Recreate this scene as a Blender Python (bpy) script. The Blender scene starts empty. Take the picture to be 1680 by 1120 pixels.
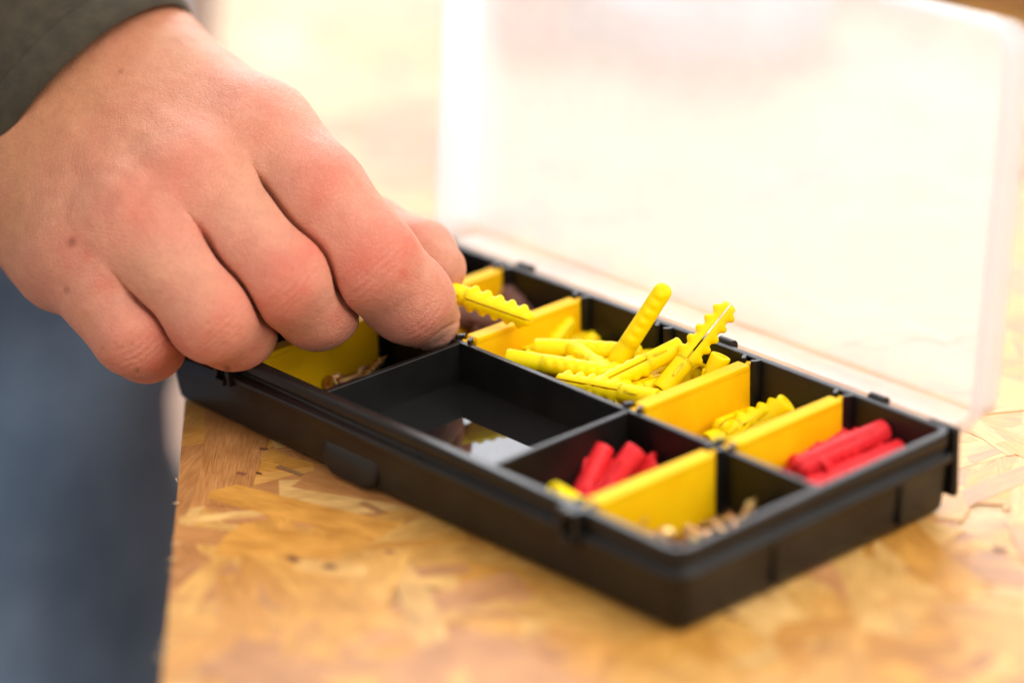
import bpy, bmesh, math, random
import numpy as np
from mathutils import Vector, Matrix

random.seed(7); rng = np.random.default_rng(7)
scene = bpy.context.scene
COL = scene.collection
R_ = math.radians

# ------------------------------------------------------------------ camera
S = 0.172                       # inner length of the organiser tray in metres
HR = 0.0200                     # rim of the tray above the bench
F = 5.0                         # focal length in thousandths of picture width units
CR = np.array([[0.67031457, 0.74159715, -0.0266843],
               [-0.26755342, 0.27506377, 0.92344739],
               [0.69216584, -0.61186076, 0.38279611]])     # world -> camera
CL = np.array([3.28978844, -2.27818131, 1.6041332]) * S + np.array([0, 0, HR])
cam_d = bpy.data.cameras.new('camera'); cam = bpy.data.objects.new('camera', cam_d); COL.objects.link(cam)
m4 = np.eye(4); m4[:3, :3] = CR.T; m4[:3, 3] = CL
cam.matrix_world = Matrix(m4.tolist())
cam_d.sensor_width = 36; cam_d.lens = 36 * 5000 / 1680
cam_d.clip_start = 0.02; cam_d.clip_end = 60
D0 = 4.2 * S
cam_d.dof.use_dof = True; cam_d.dof.focus_distance = D0 * 0.985; cam_d.dof.aperture_fstop = 4.0
cam_d.dof.aperture_blades = 0
scene.camera = cam

# ------------------------------------------------------------------ light
w = bpy.data.worlds.new('World'); scene.world = w; w.use_nodes = True
bg = w.node_tree.nodes['Background']; bg.inputs[0].default_value = (1.0, 0.95, 0.90, 1); bg.inputs[1].default_value = 0.88
def area(name, loc, target, sx, sy, power, col):
    l = bpy.data.lights.new(name, 'AREA'); l.shape = 'RECTANGLE'; l.size = sx; l.size_y = sy; l.energy = power; l.color = col
    o = bpy.data.objects.new(name, l); COL.objects.link(o); o.location = loc
    o.rotation_euler = (Vector(target) - Vector(loc)).to_track_quat('-Z', 'Y').to_euler(); return o
area('window_light', (-2.2, 1.75, 1.45), (0.06, 0.06, 0), 3.0, 1.9, 130, (0.91, 0.955, 1.0))
area('room_light', (1.5, 0.5, 1.7), (0.03, 0.03, 0), 1.8, 1.4, 36, (1.0, 0.95, 0.90))
scene.view_settings.view_transform = 'Standard'; scene.view_settings.look = 'None'
scene.view_settings.exposure = 0.42; scene.view_settings.gamma = 1
scene.cycles.max_bounces = 10; scene.cycles.transparent_max_bounces = 16
scene.cycles.use_denoising = True
scene.cycles.caustics_reflective = False; scene.cycles.caustics_refractive = False

# ------------------------------------------------------------------ helpers
def at(x, y, d=0.0):            # photo pixel and distance beyond the focus plane (mm) -> world point
    dd = D0 + d / 1000
    return CL + CR.T @ np.array([(x - 840) / 5000 * dd, -(y - 560) / 5000 * dd, -dd])
def on(x, y, z):                # photo pixel and height z (m above bench) -> world point
    v = CR.T @ np.array([(x - 840) / 5000, -(y - 560) / 5000, -1.0])
    return CL + v * ((z - CL[2]) / v[2])
def proj(P):
    q = (np.asarray(P) - CL) @ CR.T
    return np.stack([840 + 5000 * q[..., 0] / -q[..., 2], 560 - 5000 * q[..., 1] / -q[..., 2]], -1)

def tag(o, label=None, cat=None, group=None, kind=None):
    if label: o['label'] = label
    if cat: o['category'] = cat
    if group: o['group'] = group
    if kind: o['kind'] = kind
    return o
def empty(name, loc=(0, 0, 0)):
    o = bpy.data.objects.new(name, None); COL.objects.link(o); o.location = loc; o.empty_display_size = 0.01; return o
def link(name, me, mat=None, parent=None, smooth=True, bevel=0.0, weighted=False):
    o = bpy.data.objects.new(name, me); COL.objects.link(o)
    if mat and not me.materials: me.materials.append(mat)
    if smooth: me.polygons.foreach_set('use_smooth', [True] * len(me.polygons))
    if parent: o.parent = parent
    if bevel:
        b = o.modifiers.new('bevel', 'BEVEL'); b.width = bevel; b.segments = 2; b.limit_method = 'ANGLE'; b.angle_limit = R_(40); b.harden_normals = True
    elif smooth:
        try: me.set_sharp_from_angle(angle=R_(45))
        except Exception: pass
    return o

class MB:
    def __init__(s): s.v = []; s.f = []
    def add(s, vs, fs):
        b = len(s.v); s.v += [tuple(map(float, p)) for p in vs]; s.f += [tuple(b + i for i in f) for f in fs]; return s
    def box(s, a, b):
        x0, y0, z0 = a; x1, y1, z1 = b
        return s.add([(x0,y0,z0),(x1,y0,z0),(x1,y1,z0),(x0,y1,z0),(x0,y0,z1),(x1,y0,z1),(x1,y1,z1),(x0,y1,z1)],
                     [(0,3,2,1),(4,5,6,7),(0,1,5,4),(1,2,6,5),(2,3,7,6),(3,0,4,7)])
    def prism(s, poly, z0, z1):          # poly: ccw xy list
        n = len(poly)
        return s.add([(x, y, z0) for x, y in poly] + [(x, y, z1) for x, y in poly],
                     [tuple(range(n))[::-1], tuple(range(n, 2*n))] + [(i, (i+1) % n, n + (i+1) % n, n + i) for i in range(n)])
    def rings(s, rings, cap0=True, cap1=True):
        n = len(rings[0]); vs = [p for r in rings for p in r]; fs = []
        for k in range(len(rings) - 1):
            for i in range(n):
                fs.append((k*n + i, k*n + (i+1) % n, (k+1)*n + (i+1) % n, (k+1)*n + i))
        if cap0: fs.append(tuple(range(n))[::-1])
        if cap1: fs.append(tuple((len(rings)-1)*n + i for i in range(n)))
        return s.add(vs, fs)
    def mesh(s, name):
        me = bpy.data.meshes.new(name); me.from_pydata(s.v, [], s.f); me.validate(); me.update()
        bm = bmesh.new(); bm.from_mesh(me); bmesh.ops.recalc_face_normals(bm, faces=bm.faces); bm.to_mesh(me); bm.free(); return me
    def build(s, name, mat, parent=None, **k): return link(name, s.mesh(name), mat, parent, **k)

def mat(name, col, rough=0.5, **k):
    m = bpy.data.materials.new(name); m.use_nodes = True; b = m.node_tree.nodes['Principled BSDF']
    b.inputs['Base Color'].default_value = (*col, 1); b.inputs['Roughness'].default_value = rough
    for kk, vv in k.items(): b.inputs[kk.replace('_', ' ')].default_value = vv
    return m
def nodes(m): return m.node_tree.nodes, m.node_tree.links, m.node_tree.nodes['Principled BSDF']
def bump_noise(m, scale, dist, strength=1.0, detail=3, coords='Object', vec_scale=(1,1,1)):
    n, l, b = nodes(m)
    tc = n.new('ShaderNodeTexCoord'); mp = n.new('ShaderNodeMapping'); mp.inputs['Scale'].default_value = vec_scale
    t = n.new('ShaderNodeTexNoise'); t.inputs['Scale'].default_value = scale; t.inputs['Detail'].default_value = detail
    bp = n.new('ShaderNodeBump'); bp.inputs['Distance'].default_value = dist; bp.inputs['Strength'].default_value = strength
    l.new(tc.outputs[coords], mp.inputs[0]); l.new(mp.outputs[0], t.inputs['Vector']); l.new(t.outputs['Fac'], bp.inputs['Height']); l.new(bp.outputs[0], b.inputs['Normal'])
    return t
def col_noise(m, scale, c0, c1, detail=3, lo=0.35, hi=0.65, coords='Object'):
    n, l, b = nodes(m)
    tc = n.new('ShaderNodeTexCoord'); t = n.new('ShaderNodeTexNoise'); t.inputs['Scale'].default_value = scale; t.inputs['Detail'].default_value = detail
    r = n.new('ShaderNodeValToRGB'); r.color_ramp.elements[0].position = lo; r.color_ramp.elements[1].position = hi
    r.color_ramp.elements[0].color = (*c0, 1); r.color_ramp.elements[1].color = (*c1, 1)
    l.new(tc.outputs[coords], t.inputs['Vector']); l.new(t.outputs['Fac'], r.inputs[0]); l.new(r.outputs[0], b.inputs['Base Color'])
    return r

# ------------------------------------------------------------------ materials
M = {}
M['black'] = mat('black_plastic', (0.016, 0.014, 0.013), 0.34, Specular_IOR_Level=0.34)
col_noise(M['black'], 160, (0.0045, 0.0042, 0.004), (0.008, 0.0072, 0.0066)); bump_noise(M['black'], 2500, 0.00003, 0.35)
n_, l_, b_ = nodes(M['black'])
tr_ = n_.new('ShaderNodeTexNoise'); tr_.inputs['Scale'].default_value = 90; mr_ = n_.new('ShaderNodeMapRange')
mr_.inputs['To Min'].default_value = 0.24; mr_.inputs['To Max'].default_value = 0.46
l_.new(tr_.outputs['Fac'], mr_.inputs[0]); l_.new(mr_.outputs[0], b_.inputs['Roughness'])
M['gloss'] = mat('polished_black_floor', (0.008, 0.008, 0.008), 0.025, IOR=1.6)
M['yellow'] = mat('yellow_plastic', (0.96, 0.53, 0.0), 0.55, Specular_IOR_Level=0.13, Subsurface_Weight=0.12, Subsurface_Radius=(0.004, 0.002, 0.0004), Subsurface_Scale=1.0)
col_noise(M['yellow'], 120, (0.95, 0.50, 0.001), (0.99, 0.56, 0.003)); bump_noise(M['yellow'], 1800, 0.00003, 0.4)
def plug_mat(name, c, c2, sss, rad):
    m = mat(name, c, 0.45, Specular_IOR_Level=0.2, Subsurface_Weight=sss, Subsurface_Radius=rad, Subsurface_Scale=1.0)
    col_noise(m, 260, c, c2); bump_noise(m, 1600, 0.00004, 0.4); return m
M['plug_yellow'] = plug_mat('yellow_nylon', (1.0, 0.66, 0.0), (1.0, 0.72, 0.001), 0.5, (0.004, 0.003, 0.0004))
M['plug_red'] = plug_mat('red_nylon', (0.76, 0.018, 0.026), (0.84, 0.035, 0.042), 0.25, (0.004, 0.0006, 0.0006))
M['plug_brown'] = plug_mat('brown_nylon', (0.16, 0.075, 0.06), (0.20, 0.10, 0.08), 0.1, (0.002, 0.001, 0.001))
M['brass'] = mat('yellow_zinc', (0.72, 0.50, 0.22), 0.42, Metallic=1.0)
col_noise(M['brass'], 400, (0.62, 0.44, 0.13), (0.55, 0.28, 0.16)); bump_noise(M['brass'], 1500, 0.00004, 0.5)

# translucent lid
m = bpy.data.materials.new('clear_polypropylene'); m.use_nodes = True; n = m.node_tree.nodes; l = m.node_tree.links; n.clear()
out = n.new('ShaderNodeOutputMaterial'); tp = n.new('ShaderNodeBsdfTransparent'); tl = n.new('ShaderNodeBsdfTranslucent'); df = n.new('ShaderNodeBsdfDiffuse'); gl = n.new('ShaderNodeBsdfGlossy')
tp.inputs[0].default_value = (0.98, 0.98, 0.995, 1); tl.inputs[0].default_value = (0.975, 0.965, 0.985, 1); df.inputs[0].default_value = (0.955, 0.955, 0.985, 1); gl.inputs['Roughness'].default_value = 0.18
tc = n.new('ShaderNodeTexCoord'); nz = n.new('ShaderNodeTexNoise'); nz.inputs['Scale'].default_value = 70; nz.inputs['Detail'].default_value = 2
mr = n.new('ShaderNodeMapRange'); mr.inputs['To Min'].default_value = 0.34; mr.inputs['To Max'].default_value = 0.45
l.new(tc.outputs['Object'], nz.inputs['Vector']); l.new(nz.outputs['Fac'], mr.inputs[0])
m1 = n.new('ShaderNodeMixShader'); m1.inputs[0].default_value = 0.3; l.new(tl.outputs[0], m1.inputs[1]); l.new(df.outputs[0], m1.inputs[2])
m2 = n.new('ShaderNodeMixShader'); l.new(mr.outputs[0], m2.inputs[0]); l.new(tp.outputs[0], m2.inputs[1]); l.new(m1.outputs[0], m2.inputs[2])
fr = n.new('ShaderNodeFresnel'); ge = n.new('ShaderNodeNewGeometry'); im = n.new('ShaderNodeMapRange')      # thin wall: the same reflectance from both sides
im.inputs['To Min'].default_value = 1.4; im.inputs['To Max'].default_value = 1 / 1.4; l.new(ge.outputs['Backfacing'], im.inputs[0]); l.new(im.outputs[0], fr.inputs[0])
m3 = n.new('ShaderNodeMixShader'); l.new(fr.outputs[0], m3.inputs[0]); l.new(m2.outputs[0], m3.inputs[1]); l.new(gl.outputs[0], m3.inputs[2]); l.new(m3.outputs[0], out.inputs[0])
M['lid'] = m

# wood strands: tone from a colour attribute, grain from uv
def wood(name):
    m = mat(name, (0.6, 0.4, 0.2), 0.42, Specular_IOR_Level=0.36); n, l, b = nodes(m)
    at_ = n.new('ShaderNodeAttribute'); at_.attribute_name = 'tone'
    uv = n.new('ShaderNodeUVMap'); uv.uv_map = 'grain'
    mp = n.new('ShaderNodeMapping'); mp.inputs['Scale'].default_value = (0.12, 2.6, 1)
    t = n.new('ShaderNodeTexNoise'); t.inputs['Scale'].default_value = 1.0; t.inputs['Detail'].default_value = 5; t.inputs['Roughness'].default_value = 0.6
    mp2 = n.new('ShaderNodeMapping'); mp2.inputs['Scale'].default_value = (0.05, 0.09, 1)
    t2 = n.new('ShaderNodeTexNoise'); t2.inputs['Scale'].default_value = 1.6; t2.inputs['Detail'].default_value = 3
    r = n.new('ShaderNodeValToRGB'); r.color_ramp.elements[0].position = 0.28; r.color_ramp.elements[1].position = 0.72
    r.color_ramp.elements[0].color = (0.56, 0.46, 0.36, 1); r.color_ramp.elements[1].color = (1.16, 1.16, 1.14, 1)
    r2 = n.new('ShaderNodeValToRGB'); r2.color_ramp.elements[0].position = 0.3; r2.color_ramp.elements[1].position = 0.68
    r2.color_ramp.elements[0].color = (0.78, 0.70, 0.60, 1); r2.color_ramp.elements[1].color = (1.1, 1.08, 1.05, 1)
    mu = n.new('ShaderNodeMixRGB'); mu.blend_type = 'MULTIPLY'; mu.inputs[0].default_value = 1
    mu2 = n.new('ShaderNodeMixRGB'); mu2.blend_type = 'MULTIPLY'; mu2.inputs[0].default_value = 1
    bp = n.new('ShaderNodeBump'); bp.inputs['Distance'].default_value = 0.00020; bp.inputs['Strength'].default_value = 0.7
    rr = n.new('ShaderNodeMapRange'); rr.inputs['To Min'].default_value = 0.42; rr.inputs['To Max'].default_value = 0.6
    l.new(uv.outputs[0], mp.inputs[0]); l.new(mp.outputs[0], t.inputs['Vector']); l.new(uv.outputs[0], mp2.inputs[0]); l.new(mp2.outputs[0], t2.inputs['Vector'])
    l.new(t.outputs['Fac'], r.inputs[0]); l.new(t2.outputs['Fac'], r2.inputs[0]); l.new(at_.outputs['Color'], mu.inputs[1]); l.new(r.outputs[0], mu.inputs[2])
    l.new(mu.outputs[0], mu2.inputs[1]); l.new(r2.outputs[0], mu2.inputs[2]); l.new(mu2.outputs[0], b.inputs['Base Color'])
    l.new(t.outputs['Fac'], bp.inputs['Height']); l.new(bp.outputs[0], b.inputs['Normal']); l.new(t2.outputs['Fac'], rr.inputs[0]); l.new(rr.outputs[0], b.inputs['Roughness'])
    return m
M['strand'] = wood('osb_strand_wood')
M['core'] = mat('osb_core', (0.46, 0.28, 0.11), 0.6); col_noise(M['core'], 90, (0.34, 0.19, 0.07), (0.56, 0.36, 0.15)); bump_noise(M['core'], 300, 0.0004)
M['concrete'] = mat('pale_concrete', (0.18, 0.12, 0.09), 0.85); col_noise(M['concrete'], 3, (0.19, 0.115, 0.08), (0.24, 0.15, 0.11)); bump_noise(M['concrete'], 60, 0.001)

# ------------------------------------------------------------------ floor
fl = MB().box((-12, -12, -0.90), (12, 12, -0.86)).build('floor', M['concrete'], smooth=False); tag(fl, kind='structure')

# ------------------------------------------------------------------ workbench of oriented strand board
EP = np.array([0.082, -0.058]) * S; ED = np.array([-0.785, 0.6195]); ED /= np.linalg.norm(ED); EN = np.array([-ED[1], ED[0]]) * -1   # edge point, direction (back), normal into the board
bench = tag(empty('workbench', (0, 0, 0)), 'workbench top of yellow orange oriented strand board with a rough sawn left edge', 'workbench')
def bp(t, s): p = EP + ED * t + EN * s; return (p[0], p[1])
board_poly = [bp(-0.9, 0.0), bp(-0.9, 1.3), bp(1.15, 1.3), bp(1.15, 0.0)]
if sum((board_poly[i][0] * board_poly[(i+1) % 4][1] - board_poly[(i+1) % 4][0] * board_poly[i][1]) for i in range(4)) < 0: board_poly = board_poly[::-1]
MB().prism(board_poly, -0.0185, -0.0005).build('board', M['core'], bench, smooth=False)
lg = MB().box((-.03, -.03, -.86), (.03, .03, -.0186))
for t, s in ((-0.8, 0.08), (1.05, 0.08), (-0.8, 1.2), (1.05, 1.2)):
    o = lg.build('leg', M['core'], bench, smooth=False); x, y = bp(t, s); o.location = (x, y, 0)

TONES = [(0.78, 0.52, 0.20), (0.75, 0.48, 0.165), (0.72, 0.43, 0.125), (0.70, 0.40, 0.10), (0.76, 0.50, 0.19), (0.66, 0.37, 0.11), (0.56, 0.30, 0.14), (0.82, 0.60, 0.30), (0.70, 0.43, 0.15), (0.60, 0.34, 0.19), (0.80, 0.56, 0.25)]
def clip(poly):        # keep the part of a polygon on the board
    out = []
    for i in range(len(poly)):
        a, b = poly[i], poly[(i+1) % len(poly)]; da, db = (a - EP) @ EN, (b - EP) @ EN
        if da >= 0: out.append(a)
        if (da >= 0) != (db >= 0): out.append(a + (b - a) * (da / (da - db)))
    return out
def strand(c, L, W, ang):
    u = np.array([math.cos(ang), math.sin(ang)]); v = np.array([-u[1], u[0]]); k = random.randint(3, 5)
    pts = []
    skew = random.uniform(-.5, .5) * W; tap = random.uniform(.55, 1.0)
    for i in range(k + 1):
        f = i / k; pts.append((-L/2 + L * f, -W/2 * (1 + (tap - 1) * f) + random.uniform(-.09, .09) * W))
    for i in range(1, random.randint(2, 3)):
        pts.append((L/2 + random.uniform(-.12, .12) * W, -W/2 * tap + W * tap * i / 3))
    for i in range(k + 1):
        f = 1 - i / k; pts.append((-L/2 + L * f + skew * .6, W/2 * (1 + (tap - 1) * f) + random.uniform(-.09, .09) * W))
    pts.append((-L/2 + random.uniform(-.3, .1) * W, random.uniform(-.2, .2) * W))
    return [c + u * x + v * y for x, y in pts], u, v
strands = []
def frustum_pt():
    # a point of the bench top that the picture (plus a margin) takes in; pick in picture space weighted by true area
    while True:
        t = random.uniform(-0.42, 1.12); s = random.uniform(-0.005, 0.62)
        p = EP + ED * t + EN * s; q = proj(np.array([p[0], p[1], 0.0]))
        if -420 < q[0] < 2100 and -420 < q[1] < 1700: return p, q
NS = 4400
for i in range(NS):
    c, q = frustum_pt()
    if random.random() < .74: L, W = random.lognormvariate(math.log(.044), .38), random.lognormvariate(math.log(.0135), .42)
    else: L, W = random.lognormvariate(math.log(.020), .45), random.lognormvariate(math.log(.0042), .5)
    if i > NS * .93: L, W = random.uniform(.003, .009), random.uniform(.0008, .0022)
    if q[1] < 300: L *= 1.4; W *= 1.6
    L = min(L, .13); W = min(W, .034, L * .6)
    ang = random.gauss(0.35, .75) if random.random() < .6 else random.uniform(0, math.pi)
    pts, u, v = strand(c, L, W, ang)
    pts = clip(pts)
    if len(pts) < 3: continue
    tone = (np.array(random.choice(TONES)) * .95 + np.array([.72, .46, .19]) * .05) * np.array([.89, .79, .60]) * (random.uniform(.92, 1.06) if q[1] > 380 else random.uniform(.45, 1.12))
    if i > NS * .93 and random.random() < .25: tone = np.array([.46, .25, .11]) * random.uniform(.6, 1.3)
    z = -0.00034 + 0.00042 * i / NS
    strands.append((pts, u, v, c, tone, z, q, L * W))
for kx, ky, kl in ((433, 736, .0022), (396, 777, .0022), (424, 776, .0016), (480, 916, .0036), (540, 930, .0034), (1200, 1010, .003), (640, 905, .0022), (860, 880, .002), (960, 760, .002), (1530, 790, .003), (1640, 900, .003)):
    c = on(kx, ky, 0)[:2]; u, v = np.array([.94, .34]), np.array([-.34, .94]); pts = [c + (u * math.cos(2*math.pi*i/11) * kl * .62 + v * math.sin(2*math.pi*i/11) * kl * .36) * random.uniform(.55, 1.2) for i in range(11)]
    strands.append((pts, u, v, c, np.array([.13, .055, .03]) * random.uniform(.8, 2.2), .0001, proj(np.array([c[0], c[1], 0.0])), 1e-9))
def strand_mesh(name, items):
    V = []; Fc = []; T = []; UV = []
    for pts, u, v, c, tone, z, q, a in items:
        n = len(pts); b = len(V); gx, gy = random.uniform(-.002, .002), random.uniform(-.002, .002)
        zz = [z + min(.00004, max(-.00004, gx * (p - c)[0] + gy * (p - c)[1])) for p in pts]
        V += [(p[0], p[1], h) for p, h in zip(pts, zz)] + [(p[0], p[1], h - .00022) for p, h in zip(pts, zz)]
        off = random.uniform(0, 4000)
        loc = [((p - c) @ u * 1000 + off, (p - c) @ v * 1000 + off * .37) for p in pts]
        faces = [tuple(range(n))] + [(i, n + i, n + (i+1) % n, (i+1) % n) for i in range(n)]
        for f in faces:
            Fc.append(tuple(b + i for i in f)); T += [tone] * len(f); UV += [loc[i % n] for i in f]
    me = bpy.data.meshes.new(name); me.from_pydata(V, [], Fc); me.update()
    ca = me.color_attributes.new('tone', 'FLOAT_COLOR', 'CORNER'); ca.data.foreach_set('color', np.array([(*t, 1) for t in T], dtype=np.float32).ravel())
    ul = me.uv_layers.new(name='grain'); ul.data.foreach_set('uv', np.array(UV, dtype=np.float32).ravel())
    return me
def seen(st):
    q = st[6]; c = st[3]
    if not (-20 < q[0] < 1700 and 560 < q[1] < 1150 or (1600 < q[0] < 1690 and q[1] > 480)): return -1
    if -.02 < c[0] / S < 1.03 and -.03 < c[1] / S < .52: return -1
    return st[7] * (0.35 + st[5] * 1800 if st[5] > 0 else .2)
order = sorted(range(len(strands)), key=lambda i: -seen(strands[i])); top = set(order[:290])
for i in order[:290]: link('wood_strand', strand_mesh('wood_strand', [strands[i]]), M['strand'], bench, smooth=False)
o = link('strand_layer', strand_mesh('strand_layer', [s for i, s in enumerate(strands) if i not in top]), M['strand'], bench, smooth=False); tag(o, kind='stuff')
# torn fibres along the sawn edge
fb = []
for i in range(150):
    t = random.uniform(-.35, .5); p = EP + ED * t + EN * random.uniform(-.0004, .001); a = math.atan2(-EN[1], -EN[0]) + random.gauss(0, 1.0); L = abs(random.gauss(0, .0009)) + .0002
    pts = [p + np.array([math.cos(a), math.sin(a)]) * L, p + np.array([-math.sin(a), math.cos(a)]) * .00015 - np.array([math.cos(a), math.sin(a)]) * .001, p - np.array([-math.sin(a), math.cos(a)]) * .00015 - np.array([math.cos(a), math.sin(a)]) * .001]
    fb.append((pts, np.array([math.cos(a), math.sin(a)]), np.array([-math.sin(a), math.cos(a)]), p, np.array([.82, .66, .42]) * random.uniform(.8, 1.1), random.uniform(-.0012, .0006), None, 0))
o = link('edge_fibres', strand_mesh('edge_fibres', fb), M['strand'], bench, smooth=False); tag(o, kind='stuff')

# ------------------------------------------------------------------ organiser box
L = S; D = 0.47440738 * S; VC = 0.50623891 * D
Z0 = 0.0005                                    # underside, on the strands
box = tag(empty('organiser_box', (0, 0, 0)), 'small black compartment organiser box standing open with yellow dividers and clear lid', 'organiser box')
mm = 0.001
def rr(o, z, rc=2.2*mm, n=6, x0=0, x1=L, y0=0, y1=D):     # rounded rectangle ring grown by o
    r = max(rc + o, .3*mm); pts = []
    for cx, cy, a0 in ((x1 + o - r, y1 + o - r, 0), (x0 - o + r, y1 + o - r, 90), (x0 - o + r, y0 - o + r, 180), (x1 + o - r, y0 - o + r, 270)):
        for k in range(n + 1):
            a = R_(a0 + 90 * k / n); pts.append((cx + r * math.cos(a), cy + r * math.sin(a), z))
    return pts
prof = [(-7, Z0*1000), (-1.4, Z0*1000), (.2, .8), (.9, 1.7), (1.25, 4.0), (1.6, 8.0), (2.0, 12.6), (2.2, 12.9), (2.9, 13.1), (3.2, 13.4), (3.2, 14.5), (2.9, 14.8), (1.45, 15.1), (1.25, 15.4), (1.25, 16.2), (1.45, 16.5), (1.95, 16.7), (2.1, 17.0), (2.1, 19.6), (1.85, 19.95), (1.5, 20.0), (.35, 20.0), (.1, 19.9), (0, 19.6), (-.6, 2.6), (-1.4, 2.0), (-7, 1.9)]
tray = MB(); tray.rings([rr(o*mm, z*mm) for o, z in prof])
o = tray.build('tray', M['black'], box)
wl = MB()
wl.box((-.2*mm, VC - .8*mm, 1.5*mm), (L + .2*mm, VC + .8*mm, 19.6*mm)).build('partition', M['black'], box, bevel=.3*mm)
for u in (2, 4):
    MB().box((u*L/6 - .75*mm, -.2*mm, 1.6*mm), (u*L/6 + .75*mm, VC - .7*mm, 19.55*mm)).build('partition', M['black'], box, bevel=.3*mm)
FZ = HR - 0.059 * S
MB().box((2*L/6 + .6*mm, -.1*mm, FZ - 1.5*mm), (4*L/6 - .6*mm, VC - .65*mm, FZ)).build('raised_floor', M['gloss'], box, smooth=False)
# clips that take the dividers
def clip_mesh(sgn):     # C shaped vertical channel whose back sits on the wall, opening towards sgn*y
    mb = MB(); ro, ri = 2.7*mm, 1.75*mm
    for side in (1, -1):
        pts = []
        for k in range(7):
            a = R_(2 + 58 * k / 6); pts.append((side * ro * math.cos(a), sgn * ro * math.sin(a)))
        for k in range(7):
            a = R_(60 - 58 * k / 6); pts.append((side * ri * math.cos(a), sgn * ri * math.sin(a)))
        if side * sgn < 0: pts = pts[::-1]
        mb.prism(pts, 2.2*mm, 20.3*mm)
    return mb.mesh('divider_clip')
clipP, clipN = clip_mesh(1), clip_mesh(-1)
for u in range(1, 6):
    sl = []
    if u in (1, 5): sl += [(0.0, clipP), (VC - .6*mm, clipN)]
    if u in (1, 2, 4, 5): sl += [(VC + .6*mm, clipP), (D, clipN)]
    if u == 3: sl += [(D, clipN)]
    for y, me in sl:
        o = link('divider_clip', me, M['black'], box); o.location = (u*L/6, y, 0)
# yellow dividers
def divider(u, y0, y1):
    t = 1.8*mm; nk = .65*mm; x = u*L/6; e = 2.9*mm; kb = 1.35*mm
    poly = []
    def end(y, s):
        c = []
        for k in range(7):
            a = R_(-70 + 320 * 0 + 0); 
        return c
    right = [(nk, y0 + 1.7*mm), (nk, y0 + e - .3*mm), (t, y0 + e), (t, y1 - e), (nk, y1 - e + .3*mm), (nk, y1 - 1.7*mm)]
    knob1 = [(kb * math.cos(R_(a)), y1 - 1.3*mm + .9*mm * math.sin(R_(a))) for a in (-20, 20, 60, 90, 120, 160, 200)]
    left = [(-a, b) for a, b in right[::-1]]
    knob0 = [(kb * math.cos(R_(a)), y0 + 1.3*mm + .9*mm * math.sin(R_(a))) for a in (160, 200, 240, 270, 300, 340, 380)]
    poly = [(x + a, b) for a, b in right + knob1 + left + knob0]
    mb = MB(); mb.prism(poly, 2.1*mm, 19.3*mm)
    mb.box((x - t - .12*mm, y0 + e + .2*mm, 18.3*mm), (x + t + .12*mm, y1 - e - .2*mm, 19.75*mm))
    o = mb.build('divider', M['yellow'], box, bevel=.28*mm); return o
YA, YB = VC - .6*mm, VC + .6*mm
for u, y0, y1 in ((1, 0, YA), (5, 0, YA), (1, YB, D), (2, YB, D), (4, YB, D), (5, YB, D)): divider(u, y0, y1)
# latch catches on the front rim
def catch(x):
    mb = MB(); w2, h0, h1 = 3.0*mm, 12.2*mm, 20.1*mm
    for a, b, c, d in ((-w2, -w2 + 1.5*mm, h0, h1), (w2 - 1.5*mm, w2, h0, h1)):
        mb.box((a, -4.4*mm, c), (b, -1.7*mm, d))
    mb.box((-w2 + 1.4*mm, -4.8*mm, h1 - 1.8*mm), (w2 - 1.4*mm, -1.95*mm, h1 - .1*mm))
    mb.box((-w2 + 1.4*mm, -5.2*mm, h0 + .1*mm), (w2 - 1.4*mm, -2.3*mm, h0 + 1.9*mm))
    o = mb.build('latch_catch', M['black'], box, bevel=.35*mm); o.location = (x, 0, 0)
catch(.135*L); catch(.832*L)
# rounded foot below the front flange and its mates
def foot(x0, x1, y0, y1):
    mb = MB(); r = 5.0*mm; z0, z1 = Z0 + .2*mm, 11.2*mm; rings = []
    for yy, g in ((y0 - .0*mm, -1.1*mm), (y0 + .25*mm, -.45*mm), (y0 + .8*mm, 0), (y1, 0)):
        ring = []
        for cx, cz, a0 in ((x1 + g - r, z1 + g - 1*mm, 0), (x0 - g + r, z1 + g - 1*mm, 90), (x0 - g + r, z0 - g + r, 180), (x1 + g - r, z0 - g + r, 270)):
            q = 1*mm if a0 < 180 else r
            for k in range(6):
                a = R_(a0 + 90 * k / 5)
                xx = (x1 + g - q if a0 in (0, 270) else x0 - g + q) + q * math.cos(a)
                zz = cz + q * math.sin(a); ring.append((xx, yy + 2.0*mm * max(0, zz / z1) ** 2, zz))
        rings.append(ring)
    mb.rings(rings); return mb.build('foot', M['black'], box)
foot(.335*L, .45*L, -2.8*mm, 4*mm)
# vertical ribs, slots and hinge tab on the right end
for yy in (.155*S, .385*S):
    MB().box((L + .6*mm, yy - .9*mm, 2.6*mm), (L + 2.45*mm, yy + .9*mm, 12.7*mm)).build('end_rib', M['black'], box, bevel=.3*mm)
MB().box((L - 6*mm, D + 1.2*mm, 3.6*mm), (L + 2.6*mm, D + 3.2*mm, 20.3*mm)).build('hinge_plate', M['black'], box, bevel=.8*mm)
MB().box((-5.6*mm, D + 1.2*mm, 3.6*mm), (6*mm, D + 3.4*mm, 20.5*mm)).build('hinge_plate', M['black'], box, bevel=.8*mm)
for u in (.19, .60, .875):
    mb = MB()
    ring = [[(u*L + dx, D + 3.0*mm + 1.5*mm * math.cos(R_(a)), 19.3*mm + 1.5*mm * math.sin(R_(a))) for a in range(0, 360, 30)] for dx in (-2.2*mm, -1.9*mm, 1.9*mm, 2.2*mm)]
    mb.rings(ring); mb.box((u*L - 1.8*mm, D + 1.3*mm, 16.9*mm), (u*L + 1.8*mm, D + 4.2*mm, 18.9*mm))
    mb.build('hinge_knuckle', M['black'], box)

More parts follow.
